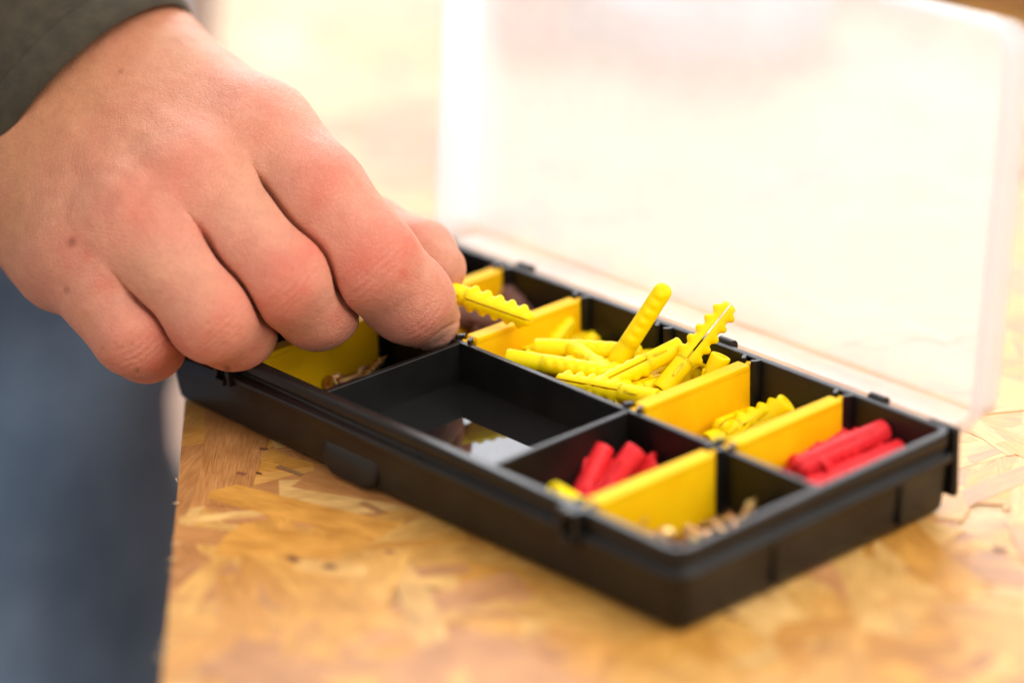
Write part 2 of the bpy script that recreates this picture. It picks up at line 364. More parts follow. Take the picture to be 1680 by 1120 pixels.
# ------------------------------------------------------------------ lid (hinged part of the box)
LX0, LX1 = -.003*S, 1.022*S; LH = .525*S; TILT = R_(5.0)
def lidp(x, h, d):          # x along box, h up from hinge, d towards the tray
    y = D + .088*S + math.sin(TILT) * h - math.cos(TILT) * d; z = HR - .012*S + math.cos(TILT) * h + math.sin(TILT) * d
    return (x, y, z)
def lring(o, d, rc): return [lidp(x, h, d) for x, h, _ in rr(o, 0, rc, 7, LX0, LX1, 0, LH)]
rc = 6*mm
lid = MB()
lp = [(-9, 0), (-2.2, 0), (-.8, .4), (-.1, 1.6), (.3, 9.2), (1.9, 9.6), (2.1, 11.6), (1.0, 11.8), (.9, 10.9), (-.5, 10.6), (-1.1, 2.0), (-1.6, 1.3), (-2.4, 1.0), (-9, .95)]
lid.rings([lring(o*mm, d*mm, rc) for o, d in lp])
lidob = lid.build('lid', M['lid'], box)
for xx in (.16, .835):      # clasps moulded on the far edge of the lid
    mb = MB(); pr = [(-6.5, 0), (-5.5, 2.0), (-3.2, 2.9), (-1.2, 2.2), (1.2, 2.2), (3.2, 3.1), (5.5, 2.0), (6.5, 0)]
    a = [lidp(xx*L + x*mm, LH + 2.3*mm + y*mm, 11.4*mm) for x, y in pr]; b = [lidp(xx*L + x*mm, LH + 2.3*mm + y*mm, 8.6*mm) for x, y in pr]
    mb.rings([a, b]); mb.build('lid_clasp', M['lid'], lidob)
for xx in (.19, .60, .875):
    mb = MB(); a = [lidp(xx*L + x*mm, -2.2*mm + y*mm, 11.4*mm) for x, y in ((-4, 0), (4, 0), (4, -3), (-4, -3))]; b = [lidp(xx*L + x*mm, -2.2*mm + y*mm, 10.2*mm) for x, y in ((-4, 0), (4, 0), (4, -3), (-4, -3))]
    mb.rings([a, b]); mb.build('lid_hinge', M['lid'], lidob, bevel=.3*mm)

# ------------------------------------------------------------------ wall plugs and screws
def plug_mesh(name, r, Lp, nb=5, bump=.55, col=.36):
    mb = MB(); g = .22*mm; n = 10
    # collar: open tube
    def circ(x, rad, k=20): return [(x, rad * math.cos(2*math.pi*i/k), rad * math.sin(2*math.pi*i/k)) for i in range(k)]
    Lc = Lp * col
    mb.rings([circ(Lc, .35*r), circ(Lc, .96*r), circ(Lc - .6*mm, 1.0*r), circ(.9*mm, 1.03*r), circ(.25*mm, 1.05*r), circ(0, .98*r), circ(0, .72*r), circ(.3*mm, .66*r), circ(Lp * .3, .5*r)])
    step = (Lp * .96 - Lc) / nb
    for sg in (1, -1):
        rings = []; r1 = r
        ns = nb * 8 + 4
        for k in range(ns + 1):
            x = Lc - .5*mm + (Lp - Lc + .5*mm) * k / ns; f = (x - Lc) / (Lp - Lc)
            R = r * (1.0 - .24 * max(f, 0)); 
            if f > .9: R *= math.sqrt(max(.12, 1 - ((f - .9) / .1) ** 2 * .85))
            ph = ((x - Lc) / step) % 1.0
            b = bump * mm * max(0, 1 - ((ph - .5) / .32) ** 2) ** .5 if 0 < f < .985 else 0
            ring = []
            for i in range(n + 1):
                a = math.pi * i / n; rad = R + b * max(0, math.sin(a)) ** 5; rc_ = r * (1 - .05 * max(f, 0)) * (R / (r * (1.0 - .24 * max(f, 0))))
                ring.append((x, max(rc_, rad * .0) * math.cos(a), sg * (g + rad * math.sin(a) * .97)))
            if sg < 0: ring = ring[::-1]
            rings.append(ring)
        mb.rings(rings)
    # two small barbs that keep the plug from turning
    for sg in (1, -1):
        mb.add([(Lp*.30, sg*r*.95, .35*mm), (Lp*.30, sg*r*.95, -.35*mm), (Lp*.16, sg*r*1.0, .3*mm), (Lp*.16, sg*r*1.0, -.3*mm), (Lp*.165, sg*r*1.32, .2*mm), (Lp*.165, sg*r*1.32, -.2*mm)],
               [(0, 1, 5, 4), (2, 4, 5, 3), (0, 4, 2), (1, 3, 5), (0, 2, 3, 1)])
    return mb.mesh(name)
PM = {'y': plug_mesh('wall_plug', 2.35*mm, 26*mm, 6, .38), 'Y': plug_mesh('wall_plug', 2.35*mm, 26*mm, 5, 1.05), 'r': plug_mesh('wall_plug', 2.6*mm, 27*mm, 6, .8), 'b': plug_mesh('wall_plug', 3.5*mm, 31*mm, 6, .55)}
PMAT = {'y': 'plug_yellow', 'Y': 'plug_yellow', 'r': 'plug_red', 'b': 'plug_brown'}
PL = {'Y': 26*mm, 'y': 26*mm, 'r': 27*mm, 'b': 31*mm}
def place(name, me, mt, a, b, roll, label, cat, group, length):
    """long axis from a (collar, exact) towards b"""
    a = Vector(a); x = (Vector(b) - a).normalized(); tc = Vector(CL) - a
    y = (tc - x * tc.dot(x)).normalized(); z = x.cross(y)
    q = Matrix((x, y, z)).transposed(); q = q @ Matrix.Rotation(R_(roll), 3, 'X')
    o = bpy.data.objects.new(name, me); COL.objects.link(o)
    if not me.materials: me.materials.append(mt)
    if not me.polygons[0].use_smooth:
        me.polygons.foreach_set('use_smooth', [True] * len(me.polygons)); me.set_sharp_from_angle(angle=R_(50))
    o.matrix_world = Matrix.Translation(a) @ q.to_4x4(); return tag(o, label, cat, group)
def plug(k, a, b, roll, label, group):
    if 'rounded end' in label:          # given from the tip: move the collar to the far end
        a, b = np.array(a), np.array(b); u = (b - a) / np.linalg.norm(b - a); a, b = a + u * PL[k], a
    return place('wall_plug', PM[k], M[PMAT[k]], a, b, roll, label, 'wall plug', group, PL[k])
def on3(x, y, z): return tuple(on(x, y, z*mm))
GY, GS, GR1, GR2, GB = 'yellow wall plugs heaped in the wide middle compartment', 'yellow wall plugs in the narrow compartment beside the red ones', 'red wall plugs in the far right compartment', 'red wall plugs in the front compartment', 'brown wall plugs in the compartment behind the fingertips'
# each: kind, collar pixel+height, far end pixel+height, roll, label
for k, a, b, roll, lab, g in (
    ('y', (1000, 612, 11), (1078, 492, 29.5), 90, 'smooth yellow wall plug standing steeply out of the heap against the back wall', GY),
    ('y', (1118, 568, 20.5), (990, 630, 14.5), 20, 'yellow wall plug showing its open round end in the middle of the heap', GY),
    ('Y', (1085, 640, 13), (1166, 540, 25), 0, 'toothed yellow wall plug with a dark slot leaning on the rim by the right divider', GY),
    ('y', (878, 571, 15), (1035, 577, 15.5), 40, 'yellow wall plug lying level across the back of the heap', GY),
    ('y', (938, 523, 15.5), (880, 600, 8), 30, 'rounded end of a yellow wall plug leaning on the left divider at the back', GY),
    ('y', (832, 588, 16), (960, 607, 15.2), 70, 'yellow wall plug lying along the black front partition at the left of the heap', GY),
    ('Y', (1078, 655, 14), (935, 628, 14.2), 10, 'toothed yellow wall plug lying lowest along the front partition of the heap', GY),
    ('y', (940, 572, 15.5), (1012, 628, 14), 2, 'slotted yellow wall plug lying diagonally in the centre of the heap', GY),
    ('y', (1183, 583, 20), (1150, 660, 9), 60, 'yellow wall plug standing with its flat end up in the corner by the right divider', GY),
    ('y', (1150, 612, 13.5), (1060, 590, 9.5), 40, 'yellow wall plug half buried behind the toothed leaning plug', GY),
    ('y', (975, 548, 13), (955, 610, 6), 30, 'short rounded end of a yellow wall plug peeping up behind the level plug', GY),
    ('y', (905, 590, 12), (985, 640, 9), 30, 'yellow wall plug half hidden under the front left of the heap', GY),
    ('y', (1070, 605, 10), (975, 585, 9), 10, 'yellow wall plug lying under the heap behind the open ended plug', GY),
    ('y', (1110, 650, 9), (1020, 612, 8), 60, 'yellow wall plug at the bottom of the heap near the right divider', GY),
    ('y', (890, 552, 9), (1000, 560, 8), 60, 'yellow wall plug in the shade at the bottom left of the heap', GY),
    ('y', (1030, 640, 10), (930, 600, 9.5), 10, 'yellow wall plug buried along the front of the heap', GY),
    ('y', (1000, 545, 6), (1090, 590, 6), 60, 'yellow wall plug lying on the tray bottom below the steep plug', GY),
    ('y', (860, 578, 9), (960, 560, 9), 20, 'yellow wall plug end beside the left divider under the diagonal plug', GY),
    ('y', (1110, 660, 12.5), (1010, 650, 12), 50, 'yellow wall plug filling the front right corner of the heap', GY),
    ('y', (920, 612, 11), (1030, 610, 10.5), 80, 'yellow wall plug showing between the front plug and the slotted plug', GY),
    ('y', (1060, 560, 9), (1120, 610, 8), 30, 'yellow wall plug lying behind the steep plug by the back wall', GY),
    ('y', (1142, 684, 10), (1190, 655, 5), 30, 'yellow wall plug with its rounded end up at the left of the narrow compartment', GS),
    ('y', (1178, 702, 11), (1240, 680, 6), 30, 'rounded end of a yellow wall plug lying by the partition in the narrow compartment', GS),
    ('Y', (1160, 726, 8), (1245, 685, 10), 0, 'slotted yellow wall plug lying across the narrow compartment', GS),
    ('y', (1292, 660, 16.5), (1237, 708, 9.3), 40, 'yellow plug end poking up behind the far right divider', GS),
    ('y', (1225, 650, 5), (1190, 720, 4), 40, 'yellow wall plug lying on the bottom of the narrow compartment', GS),
    ('r', (1450, 706, 14.5), (1298, 772, 13), 20, 'long red wall plug lying on top of the red heap', GR2 if False else GR1),
    ('r', (1385, 703, 11), (1310, 758, 8), 50, 'red wall plug behind the long red one with a dark hole in its end', GR1),
    ('r', (1478, 738, 11.5), (1350, 790, 9.5), 70, 'red wall plug half hidden by the right rim of the tray', GR1),
    ('r', (1303, 764, 11), (1400, 760, 6.5), 40, 'red plug end turned to the camera beside the far right divider', GR1),
    ('r', (1340, 770, 12.5), (1410, 740, 4.5), 40, 'second red plug end facing the camera under the long plug', GR1),
    ('r', (1440, 765, 6), (1350, 735, 5), 10, 'red wall plug lying at the bottom of the far right compartment', GR1),
    ('r', (990, 733, 13.5), (948, 826, 4), 60, 'red wall plug leaning with its open end up at the left of the front compartment', GR2),
    ('r', (1045, 737, 14), (975, 826, 4.5), 20, 'red wall plug leaning with its open end up beside the front yellow divider', GR2),
    ('r', (1082, 757, 11), (1010, 800, 4), 60, 'red wall plug showing only its end behind the front yellow divider', GR2),
    ('r', (1010, 765, 9), (960, 835, 4), 0, 'red wall plug wedged between the two leaning red ones', GR2),
    ('b', (808, 448, 16), (862, 528, 8), 40, 'brown wall plug leaning against the far left divider', GB),
    ('b', (742, 512, 12), (850, 533, 9), 10, 'brown wall plug lying level under the held yellow one', GB),
    ('b', (800, 545, 8), (750, 490, 5), 30, 'brown wall plug at the bottom under the level brown one', GB),
): plug(k, on3(*a), on3(*b), roll, lab, g)
for i, (x0, y0, z0, x1, y1, z1) in enumerate(((870, 598, 11, 985, 622, 12), (905, 575, 12, 1000, 605, 12.5), (1010, 600, 11, 1120, 585, 14), (960, 640, 12, 1075, 625, 11.5), (930, 600, 13.5, 1040, 590, 12), (1000, 655, 12.5, 1100, 625, 12.5), (860, 585, 12.5, 930, 560, 9), (1060, 630, 13, 1130, 575, 11))):
    plug('y', on3(x0, y0, z0), on3(x1, y1, z1), 25 * i, ('yellow wall plug partly buried beneath the plug along the front partition', 'yellow wall plug partly buried below the level plug at the back', 'yellow wall plug partly buried between the steep plug and the open ended one',
        'yellow wall plug partly buried under the slotted diagonal plug', 'yellow wall plug partly buried at the foot of the steep plug', 'yellow wall plug partly buried at the front under the toothed lowest plug',
        'yellow wall plug partly buried at the foot of the left divider', 'yellow wall plug partly buried behind the toothed leaning plug near the back wall')[i], GY)
for i, (x0, y0, z0, x1, y1, z1) in enumerate(((1420, 745, 9.5, 1330, 745, 9), (1330, 752, 9, 1400, 725, 9.5), (1460, 722, 9, 1380, 760, 7.5))):
    plug('r', on3(x0, y0, z0), on3(x1, y1, z1), 25 * i, ('red wall plug partly buried in the middle under the long red one', 'red wall plug partly buried against the far right yellow divider', 'red wall plug partly buried between the long red one and the right rim')[i], GR1)
# the plug in the fingers
plug('Y', at(706, 466, 6), at(862, 521, 3), 14, 'yellow wall plug pinched between index finger and thumb', 'wall plug in the hand')

def screw_mesh():
    mb = MB(); r = 1.1*mm; prof = [(.5*mm, .01*mm), (.5*mm, .8*mm), (.0*mm, .95*mm), (.15*mm, 2.2*mm), (.4*mm, 2.4*mm), (2.3*mm, 1.0*mm)]
    x = 3.2*mm
    while x < 10*mm: prof += [(x, r * .72), (x + .45*mm, r * 1.18), (x + .9*mm, r * .72)]; x += 1.1*mm
    prof += [(12.5*mm, .05*mm)]
    mb.rings([[(px_, pr * math.cos(2*math.pi*i/12), pr * math.sin(2*math.pi*i/12)) for i in range(12)] for px_, pr in prof]); return mb.mesh('screw')
SM = screw_mesh()
def screw(a, b, lab, g): return place('screw', SM, M['brass'], a, b, 0, lab, 'screw', g, 0)
GA, GC = 'small screws in the front right compartment', 'small screws in the compartment under the middle finger'
for a, b, lab in (((1185, 858, 10), (1160, 905, 3), 'copper toned screw head facing up near the right end of the front compartment'),
                  ((1215, 862, 9.5), (1160, 880, 5), 'pale screw head against the right end wall'),
                  ((1205, 880, 3), (1237, 822, 13), 'brass screw with its point standing up beside the black end wall'),
                  ((1148, 872, 9.5), (1120, 920, 4), 'yellowish screw head in the middle of the screw pile'),
                  ((1128, 888, 9), (1180, 880, 3), 'brass screw lying towards the near corner of the box'),
                  ((1046, 850, 11), (1080, 895, 4), 'reddish screw standing against the front yellow divider'),
                  ((1095, 882, 8.5), (1060, 870, 3), 'dark brown screw head beside the near corner'),
                  ((1165, 885, 7), (1110, 860, 4), 'brass screw half buried in the screw pile'),
                  ((1110, 865, 4), (1180, 850, 4), 'brass screw lying along the foot of the front yellow divider'),
                  ((1200, 850, 4), (1150, 860, 4), 'brass screw on the bottom beside the centre partition')):
    screw(on3(*a), on3(*b), lab, GA)
for a, b, lab in (((575, 640, 7), (614, 603, 11), 'brass screw with its tip showing above the black partition'),
                  ((540, 632, 7.5), (600, 612, 6), 'reddish screw lying along the partition'),
                  ((555, 628, 6.5), (520, 600, 5), 'brown screw next to the left end of the partition'),
                  ((600, 615, 6.5), (560, 590, 5), 'brass screw lying behind the partition'),
                  ((500, 618, 6), (540, 590, 4), 'brass screw at the foot of the front left divider')):
    screw(on3(*a), on3(*b), lab, GC)
plug('y', on3(905, 806, 15.5), on3(960, 835, 9.5), 30, 'dull yellow scrap of wall plug just inside the front rim by the latch', 'wall plug scrap')

# ------------------------------------------------------------------ person: hand, sleeve, jeans
person = tag(empty('person', tuple(at(-60, 900, 60))), 'person in an olive knitted jumper and blue jeans reaching into the box for a plug', 'person')
pinv = Matrix.Translation(-person.location)
HO = at(400, 330, 0)            # origin of the hand's own frame (camera axes only as a convenient basis)
HB = np.stack([CR[0], -CR[1], -CR[2]])     # right, down, away
def hp(x, y, d): return HB @ (at(x, y, d) - HO) * 1000
def chain(pts): return [(hp(x, y, d), r) for x, y, d, r in pts]
fingers = {
 'index':  chain([(425, 222, 2, 12.9), (515, 322, -9, 12.4), (607, 433, -12, 11.8), (672, 492, -5, 10.0), (704, 524, 3, 7.6)]),
 'middle': chain([(320, 300, -8, 12.5), (402, 388, -14, 11.6), (471, 460, -18, 10.5), (520, 499, -9, 10.2), (522, 502, 10, 9.2), (500, 470, 24, 8.0)]),
 'ring':   chain([(222, 368, -11, 12.2), (290, 442, -17, 11.4), (350, 519, -20, 10.3), (384, 534, -10, 10.0), (386, 534, 10, 9.0), (370, 510, 22, 8.0)]),
 'pinky':  chain([(142, 420, -5, 11.5), (182, 486, -11, 10.6), (222, 545, -14, 9.8), (241, 563, -4, 8.8), (244, 562, 13, 7.8), (240, 545, 22, 7)]),
 'thumb':  chain([(300, 200, 34, 14), (470, 300, 34, 12.5), (598, 386, 22, 9.8), (690, 420, 13, 8.3), (724, 441, 8, 6.2)]),
}
palm = [  # capsules a, ra, b, rb
 (hp(225, 88, 34), 14.0, hp(425, 222, 2), 13.0), (hp(165, 140, 27), 15.0, hp(320, 300, -8), 13.2), (hp(110, 195, 25), 15.0, hp(222, 368, -11), 12.8),
 (hp(58, 255, 27), 15.0, hp(142, 420, -5), 12.4), (hp(20, 310, 30), 14.0, hp(105, 425, 6), 13.5), (hp(70, 300, 26), 18, hp(200, 380, 10), 15), (hp(190, 190, 40), 18, hp(330, 280, 14), 14),
 (hp(200, 60, 40), 15.0, hp(-120, -170, 75), 22.0), (hp(60, 220, 36), 17.0, hp(-220, -60, 75), 24.0), (hp(130, 140, 36), 19.0, hp(-170, -110, 75), 24.0), (hp(195, 112, 30), 14, hp(398, 284, -3), 11.4), (hp(138, 165, 26), 14, hp(298, 370, -11), 11.2), (hp(85, 225, 26), 14, hp(204, 440, -10), 10.8),
 (hp(280, 150, 38), 13.5, hp(450, 285, 32), 11.0),
]
def cap(P, a, ra, b, rb):
    ab = b - a; t = np.clip(((P - a) @ ab) / (ab @ ab), 0, 1); t3 = t
    return np.linalg.norm(P - (a + t[..., None] * ab), axis=-1) - (ra + (rb - ra) * t3)
def smin(a, b, k):
    h = np.maximum(k - np.abs(a - b), 0) / k; return np.minimum(a, b) - h * h * h * k / 6
def hand_sdf(P):
    d = None
    for a, ra, b, rb in palm:
        c = cap(P, a, ra, b, rb); d = c if d is None else smin(d, c, 18)
    d = d + 1.3; base = d; res = base
    fs = {}
    for nm, ch in fingers.items():
        f = None
        for (a, ra), (b, rb) in zip(ch[:-1], ch[1:]):
            c = cap(P, a, ra, b, rb); f = c if f is None else smin(f, c, 5)
        fs[nm] = f; f2 = smin(base, f, 9); res = np.minimum(res, f2)
    for na0, nb0 in (('index', 'middle'), ('middle', 'ring'), ('ring', 'pinky')):      # the fold where two fingers press together
        fa, fb = fs[na0], fs[nb0]; dp = -np.maximum(fa, fb)
        slab = np.abs(fa - fb) * .55 - (.50 - .14 * np.clip(dp, 0, 4)) * np.clip((base - .3) / 2.4, 0, 1)
        cut = np.maximum(slab, dp - 3.4); res = np.where(base > .3, np.maximum(res, -cut), res)
    return res
def surface_nets(f, lo, hi, h):
    n = np.ceil((hi - lo) / h).astype(int) + 1
    ax = [lo[i] + h * np.arange(n[i]) for i in range(3)]
    K = 8; nc = -(-n // K); cc = [lo[i] + h * (K * np.arange(nc[i]) + (K - 1) / 2) for i in range(3)]
    X, Y, Z = np.meshgrid(*cc, indexing='ij'); vc = f(np.stack([X, Y, Z], -1).astype(np.float32)).astype(np.float32)
    v = vc.repeat(K, 0).repeat(K, 1).repeat(K, 2)[:n[0], :n[1], :n[2]].copy()
    near = np.argwhere(np.abs(vc) < K * h * 1.0 + 1.2); kk = np.stack(np.meshgrid(*[np.arange(K)] * 3, indexing='ij'), -1).reshape(-1, 3)
    for i in range(0, len(near), 600):      # only the blocks the surface passes through are filled in finely
        g = (near[i:i+600, None] * K + kk).reshape(-1, 3); g = g[(g < n).all(1)]
        v[tuple(g.T)] = f((lo + h * g).astype(np.float32))
    s = v < 0
    c = np.zeros(n - 1, np.int8)
    for dx in (0, 1):
        for dy in (0, 1):
            for dz in (0, 1): c += s[dx:n[0]-1+dx, dy:n[1]-1+dy, dz:n[2]-1+dz]
    act = (c > 0) & (c < 8); idx = -np.ones(n - 1, np.int64); cells = np.argwhere(act); idx[act] = np.arange(len(cells))
    acc = np.zeros((len(cells), 3)); cnt = np.zeros(len(cells))
    corners = [(i, j, k) for i in (0, 1) for j in (0, 1) for k in (0, 1)]
    for a in corners:
        for b in corners:
            if sum(abs(p - q) for p, q in zip(a, b)) == 1 and a < b:
                va = v[tuple((cells + a).T)]; vb = v[tuple((cells + b).T)]; mk = (va < 0) != (vb < 0)
                t = np.where(mk, va / np.where(mk, va - vb, 1), 0)
                acc[mk] += (np.array(a) + t[:, None] * (np.array(b) - np.array(a)))[mk]; cnt[mk] += 1
    V = lo + h * (cells + acc / cnt[:, None])
    Q = []
    for axn in range(3):
        o1, o2 = (axn + 1) % 3, (axn + 2) % 3
        sl = [slice(1, n[i] - 1) for i in range(3)]; sl[axn] = slice(0, n[axn] - 1)
        sl2 = list(sl); sl2[axn] = slice(1, n[axn])
        ch = s[tuple(sl)] != s[tuple(sl2)]; e = np.argwhere(ch); e = e + np.array([0 if i == axn else 1 for i in range(3)])
        fl = s[tuple(e.T)]
        u1 = np.eye(3, dtype=int)[o1]; u2 = np.eye(3, dtype=int)[o2]
        q = np.stack([idx[tuple((e - u1 - u2).T)], idx[tuple((e - u2).T)], idx[tuple(e.T)], idx[tuple((e - u1).T)]], 1)
        q[~fl] = q[~fl][:, ::-1]; Q.append(q)
    return V, np.concatenate(Q)
allp = np.array([p for c in fingers.values() for p, r in c] + [p for a, ra, b, rb in palm for p in (a, b)])
lo = np.maximum(allp.min(0) - 26, np.array([-100, -75, -60])); hi = allp.max(0) + 26
V, Q = surface_nets(hand_sdf, lo, hi, 0.5)
# fine pass: subdivide, project onto the surface, carve creases
me = bpy.data.meshes.new('hand'); me.from_pydata(V.tolist(), [], Q.tolist()); me.update()
nv = len(me.vertices); X = np.empty(nv * 3); me.vertices.foreach_get('co', X); X = X.reshape(-1, 3)
edges = np.empty(len(me.edges) * 2, np.int64); me.edges.foreach_get('vertices', edges); edges = edges.reshape(-1, 2)
deg = np.bincount(edges.ravel(), minlength=nv)[:, None]
def smooth(X, it, f=.5):
    for _ in range(it):
        A = np.zeros_like(X); np.add.at(A, edges[:, 0], X[edges[:, 1]]); np.add.at(A, edges[:, 1], X[edges[:, 0]]); X = X + f * (A / deg - X)
    return X
def grad(P, e=.12):
    g = np.stack([hand_sdf(P + e * np.eye(3)[i]) - hand_sdf(P - e * np.eye(3)[i]) for i in range(3)], -1)
    return g / np.maximum(np.linalg.norm(g, axis=1, keepdims=True), 1e-6)
X = smooth(X, 5, .6); N = grad(X, .35); N = smooth(N, 3); N /= np.linalg.norm(N, axis=1, keepdims=True)
disp = np.zeros(nv); red = np.zeros(nv); nail = np.zeros(nv)
def vnoise(P, s):    # cheap smooth noise from sines
    return (np.sin(P[:, 0]*s + 1.3*np.sin(P[:, 1]*s*.9 + 2)) * np.sin(P[:, 1]*s*1.13 + 1.1*np.sin(P[:, 2]*s*.8)) * np.cos(P[:, 2]*s*.97 + .9*np.sin(P[:, 0]*s*1.2)))
def joint(nm, i, strength, cr=((-2.6, .5), (-1.0, .8), (.5, 1.0), (2.1, .7), (3.6, .4)), bulge=.3, redv=.8):
    ch = fingers[nm]; p, r = ch[i]; ax = (ch[i+1][0] - ch[i-1][0]); ax /= np.linalg.norm(ax)
    rel = X - p; t = rel @ ax; rad = np.linalg.norm(rel - t[:, None] * ax, axis=1)
    dors = np.clip((-rel[:, 2] - .15 * rel[:, 1]) / r, -1, 1)     # side turned to the camera
    near = np.exp(-(np.maximum(rad - r, 0) / 3) ** 2) * np.clip(dors * 2.0, 0, 1) * (np.linalg.norm(rel, axis=1) < r * 2.4)
    lat = rel @ np.cross(ax, [0, 0, 1.0]); wob = t + .05 * lat ** 2 / r * np.sign(t) + .45 * vnoise(X, .55)
    for c, a in cr: disp[:] -= strength * a * .62 * np.exp(-((wob - c) / .38) ** 2) * near * np.exp(-(lat / (r * .75)) ** 2)
    g = near * np.exp(-(t / (r * .75)) ** 2); disp[:] += bulge * g * .6; red[:] = np.maximum(red, redv * g)
joint('index', 2, .9); joint('index', 3, .5, bulge=.2, redv=.35); joint('middle', 2, .8, redv=.75); joint('middle', 3, .6, bulge=.25, redv=.5); joint('ring', 2, .6, redv=.6); joint('ring', 3, .6, bulge=.2, redv=.5); joint('pinky', 2, .6, redv=.6); joint('pinky', 3, .7, bulge=.2, redv=.6); joint('thumb', 2, .5, redv=.4); joint('thumb', 3, .4, bulge=.1, redv=.3)
def spot(x, y, r, amt, arr, dpt=0, sharp=1.0):
    q = hp(x, y, dpt); d2 = (X[:, 0] - q[0]) ** 2 + (X[:, 1] - q[1]) ** 2; s_ = np.exp(-(d2 / r ** 2) ** sharp) * (N[:, 2] < .2); arr[:] = np.maximum(arr, amt * s_)
for x, y, r, a, b in ((425, 205, 9, .35, .45), (312, 285, 9, .45, .5), (215, 352, 8, .5, .5), (130, 405, 7.5, .45, .4), (520, 305, 6, .8, 0), (500, 250, 8, .4, 0), (415, 170, 9, .3, 0), (505, 470, 3.5, .9, 0), (548, 520, 3, .7, 0), (470, 500, 2.5, .6, 0), (255, 600, 2.6, .9, 0), (205, 585, 2.2, .8, 0), (345, 570, 3, .7, 0), (420, 575, 2.5, .7, 0), (660, 450, 3, .8, 0), (600, 470, 2.6, .7, 0), (175, 470, 3, .5, 0), (120, 395, 2.2, .9, 0), (145, 420, 2, .8, 0), (330, 370, 3, .5, 0)):
    spot(x, y, r, a, red, -20); bb = np.zeros(nv); spot(x, y, r, b, bb, -20); disp += bb
# extensor tendons and veins as faint relief on the back of the hand
def ridge(pts, wd, hgt):
    q = [hp(x, y, -10)[:2] for x, y in pts]; best = np.full(nv, 1e9)
    for a, b in zip(q[:-1], q[1:]):
        ab = b - a; t = np.clip(((X[:, :2] - a) @ ab) / (ab @ ab), 0, 1); best = np.minimum(best, np.linalg.norm(X[:, :2] - a - t[:, None] * ab, axis=1))
    disp[:] += hgt * np.exp(-(best / wd) ** 2) * (N[:, 2] < 0)
ridge([(200, 110), (410, 200)], 3, .18); ridge([(160, 150), (300, 275)], 3, .2); ridge([(110, 200), (205, 345)], 3, .18)
ridge([(250, 180), (330, 220), (400, 300), (450, 330)], 1.8, .16); ridge([(150, 250), (240, 300), (280, 370)], 1.7, .14); ridge([(60, 300), (150, 330), (180, 400)], 1.7, .12)
disp += .18 * vnoise(X, .22) + .07 * vnoise(X + 7, .6) + .03 * vnoise(X + 3, 1.3)
def base_sdf(P):
    d = None
    for a, ra, b, rb in palm:
        c = cap(P, a, ra, b, rb); d = c if d is None else smin(d, c, 18)
    return d + 1.3
def finger_sdf(nm, P):
    f = None
    for (a, ra), (b, rb) in zip(fingers[nm][:-1], fingers[nm][1:]):
        c = cap(P, a, ra, b, rb); f = c if f is None else smin(f, c, 5)
    return f
bs = base_sdf(X); groove = np.zeros(nv)
for na0, nb0 in (('index', 'middle'), ('middle', 'ring'), ('ring', 'pinky')):
    fa, fb_ = finger_sdf(na0, X), finger_sdf(nb0, X)
    groove = np.maximum(groove, np.exp(-((fa - fb_) / 1.5) ** 2) * np.clip((3.0 - np.maximum(fa, fb_)) / 3, 0, 1) * np.clip((bs - .2) / 2.6, 0, 1))
# nail of the index finger: the sliver that shows at its end
na, nb_ = hp(688, 574, 0)[:2], hp(752, 528, 0)[:2]; nd = (nb_ - na) / np.linalg.norm(nb_ - na); nn = np.array([-nd[1], nd[0]])
sd = (X[:, :2] - na) @ nn + .5 * np.sin(np.clip((X[:, :2] - na) @ nd / np.linalg.norm(nb_ - na), 0, 1) * math.pi); al = (X[:, :2] - na) @ nd
ins = (al > -.5) & (al < np.linalg.norm(nb_ - na) + 3) & (N[:, 2] < .5) & (X[:, 2] > hp(700, 540, -14)[2] - 1) & (np.linalg.norm(X - fingers['index'][-1][0], axis=1) < 13)
nail = np.where(ins, np.clip(sd / .35, 0, 1), 0); disp += np.where(ins, -.38 * np.exp(-(sd / .35) ** 2) - .12 * nail, 0)
mole = np.zeros(nv)
for x, y, r, a in ((130, 400, 1.1, .8), (118, 477, .9, .5), (376, 604, .8, .9), (234, 606, .5, .8), (187, 110, .6, .7), (180, 570, .6, .35), (205, 330, 2.2, .22), (230, 565, .5, .4)): spot(x, y, r, a, mole, -10, 1.5)
disp = disp * (1 - np.clip(groove, 0, 1)); X = X + N * smooth(disp[:, None], 1)[:, 0][:, None]; X = smooth(X, 1, .4)
W = (X / 1000) @ HB + HO - np.array(person.location)
me.vertices.foreach_set('co', W.ravel()); me.update()
warm = 1 / (1 + np.exp(-((X - hp(190, 250, 0)) @ np.array([.72, .69, 0])) / 7))
for nm, arr in (('blush', warm), ('red', red), ('nail', nail), ('mole', mole)):
    a_ = me.attributes.new(nm, 'FLOAT', 'POINT'); a_.data.foreach_set('value', arr.astype(np.float32))
bm = bmesh.new(); bm.from_mesh(me); bmesh.ops.recalc_face_normals(bm, faces=bm.faces); bm.to_mesh(me); bm.free()
sk = mat('skin', (0.7, 0.42, 0.3), 0.46, Subsurface_Weight=0.3, Subsurface_Radius=(0.0022, 0.0008, 0.0004), Subsurface_Scale=1.0, Specular_IOR_Level=0.28)
n, l, b = nodes(sk)
tc = n.new('ShaderNodeTexCoord')
def noise(sc, det=3, rgh=.55):
    t = n.new('ShaderNodeTexNoise'); t.inputs['Scale'].default_value = sc; t.inputs['Detail'].default_value = det; t.inputs['Roughness'].default_value = rgh; l.new(tc.outputs['Object'], t.inputs['Vector']); return t
def ramp(src, els):
    r = n.new('ShaderNodeValToRGB'); e = r.color_ramp.elements
    for i, (p, c) in enumerate(els):
        x = e[i] if i < 2 else e.new(p); x.position = p; x.color = (*c, 1)
    l.new(src, r.inputs[0]); return r
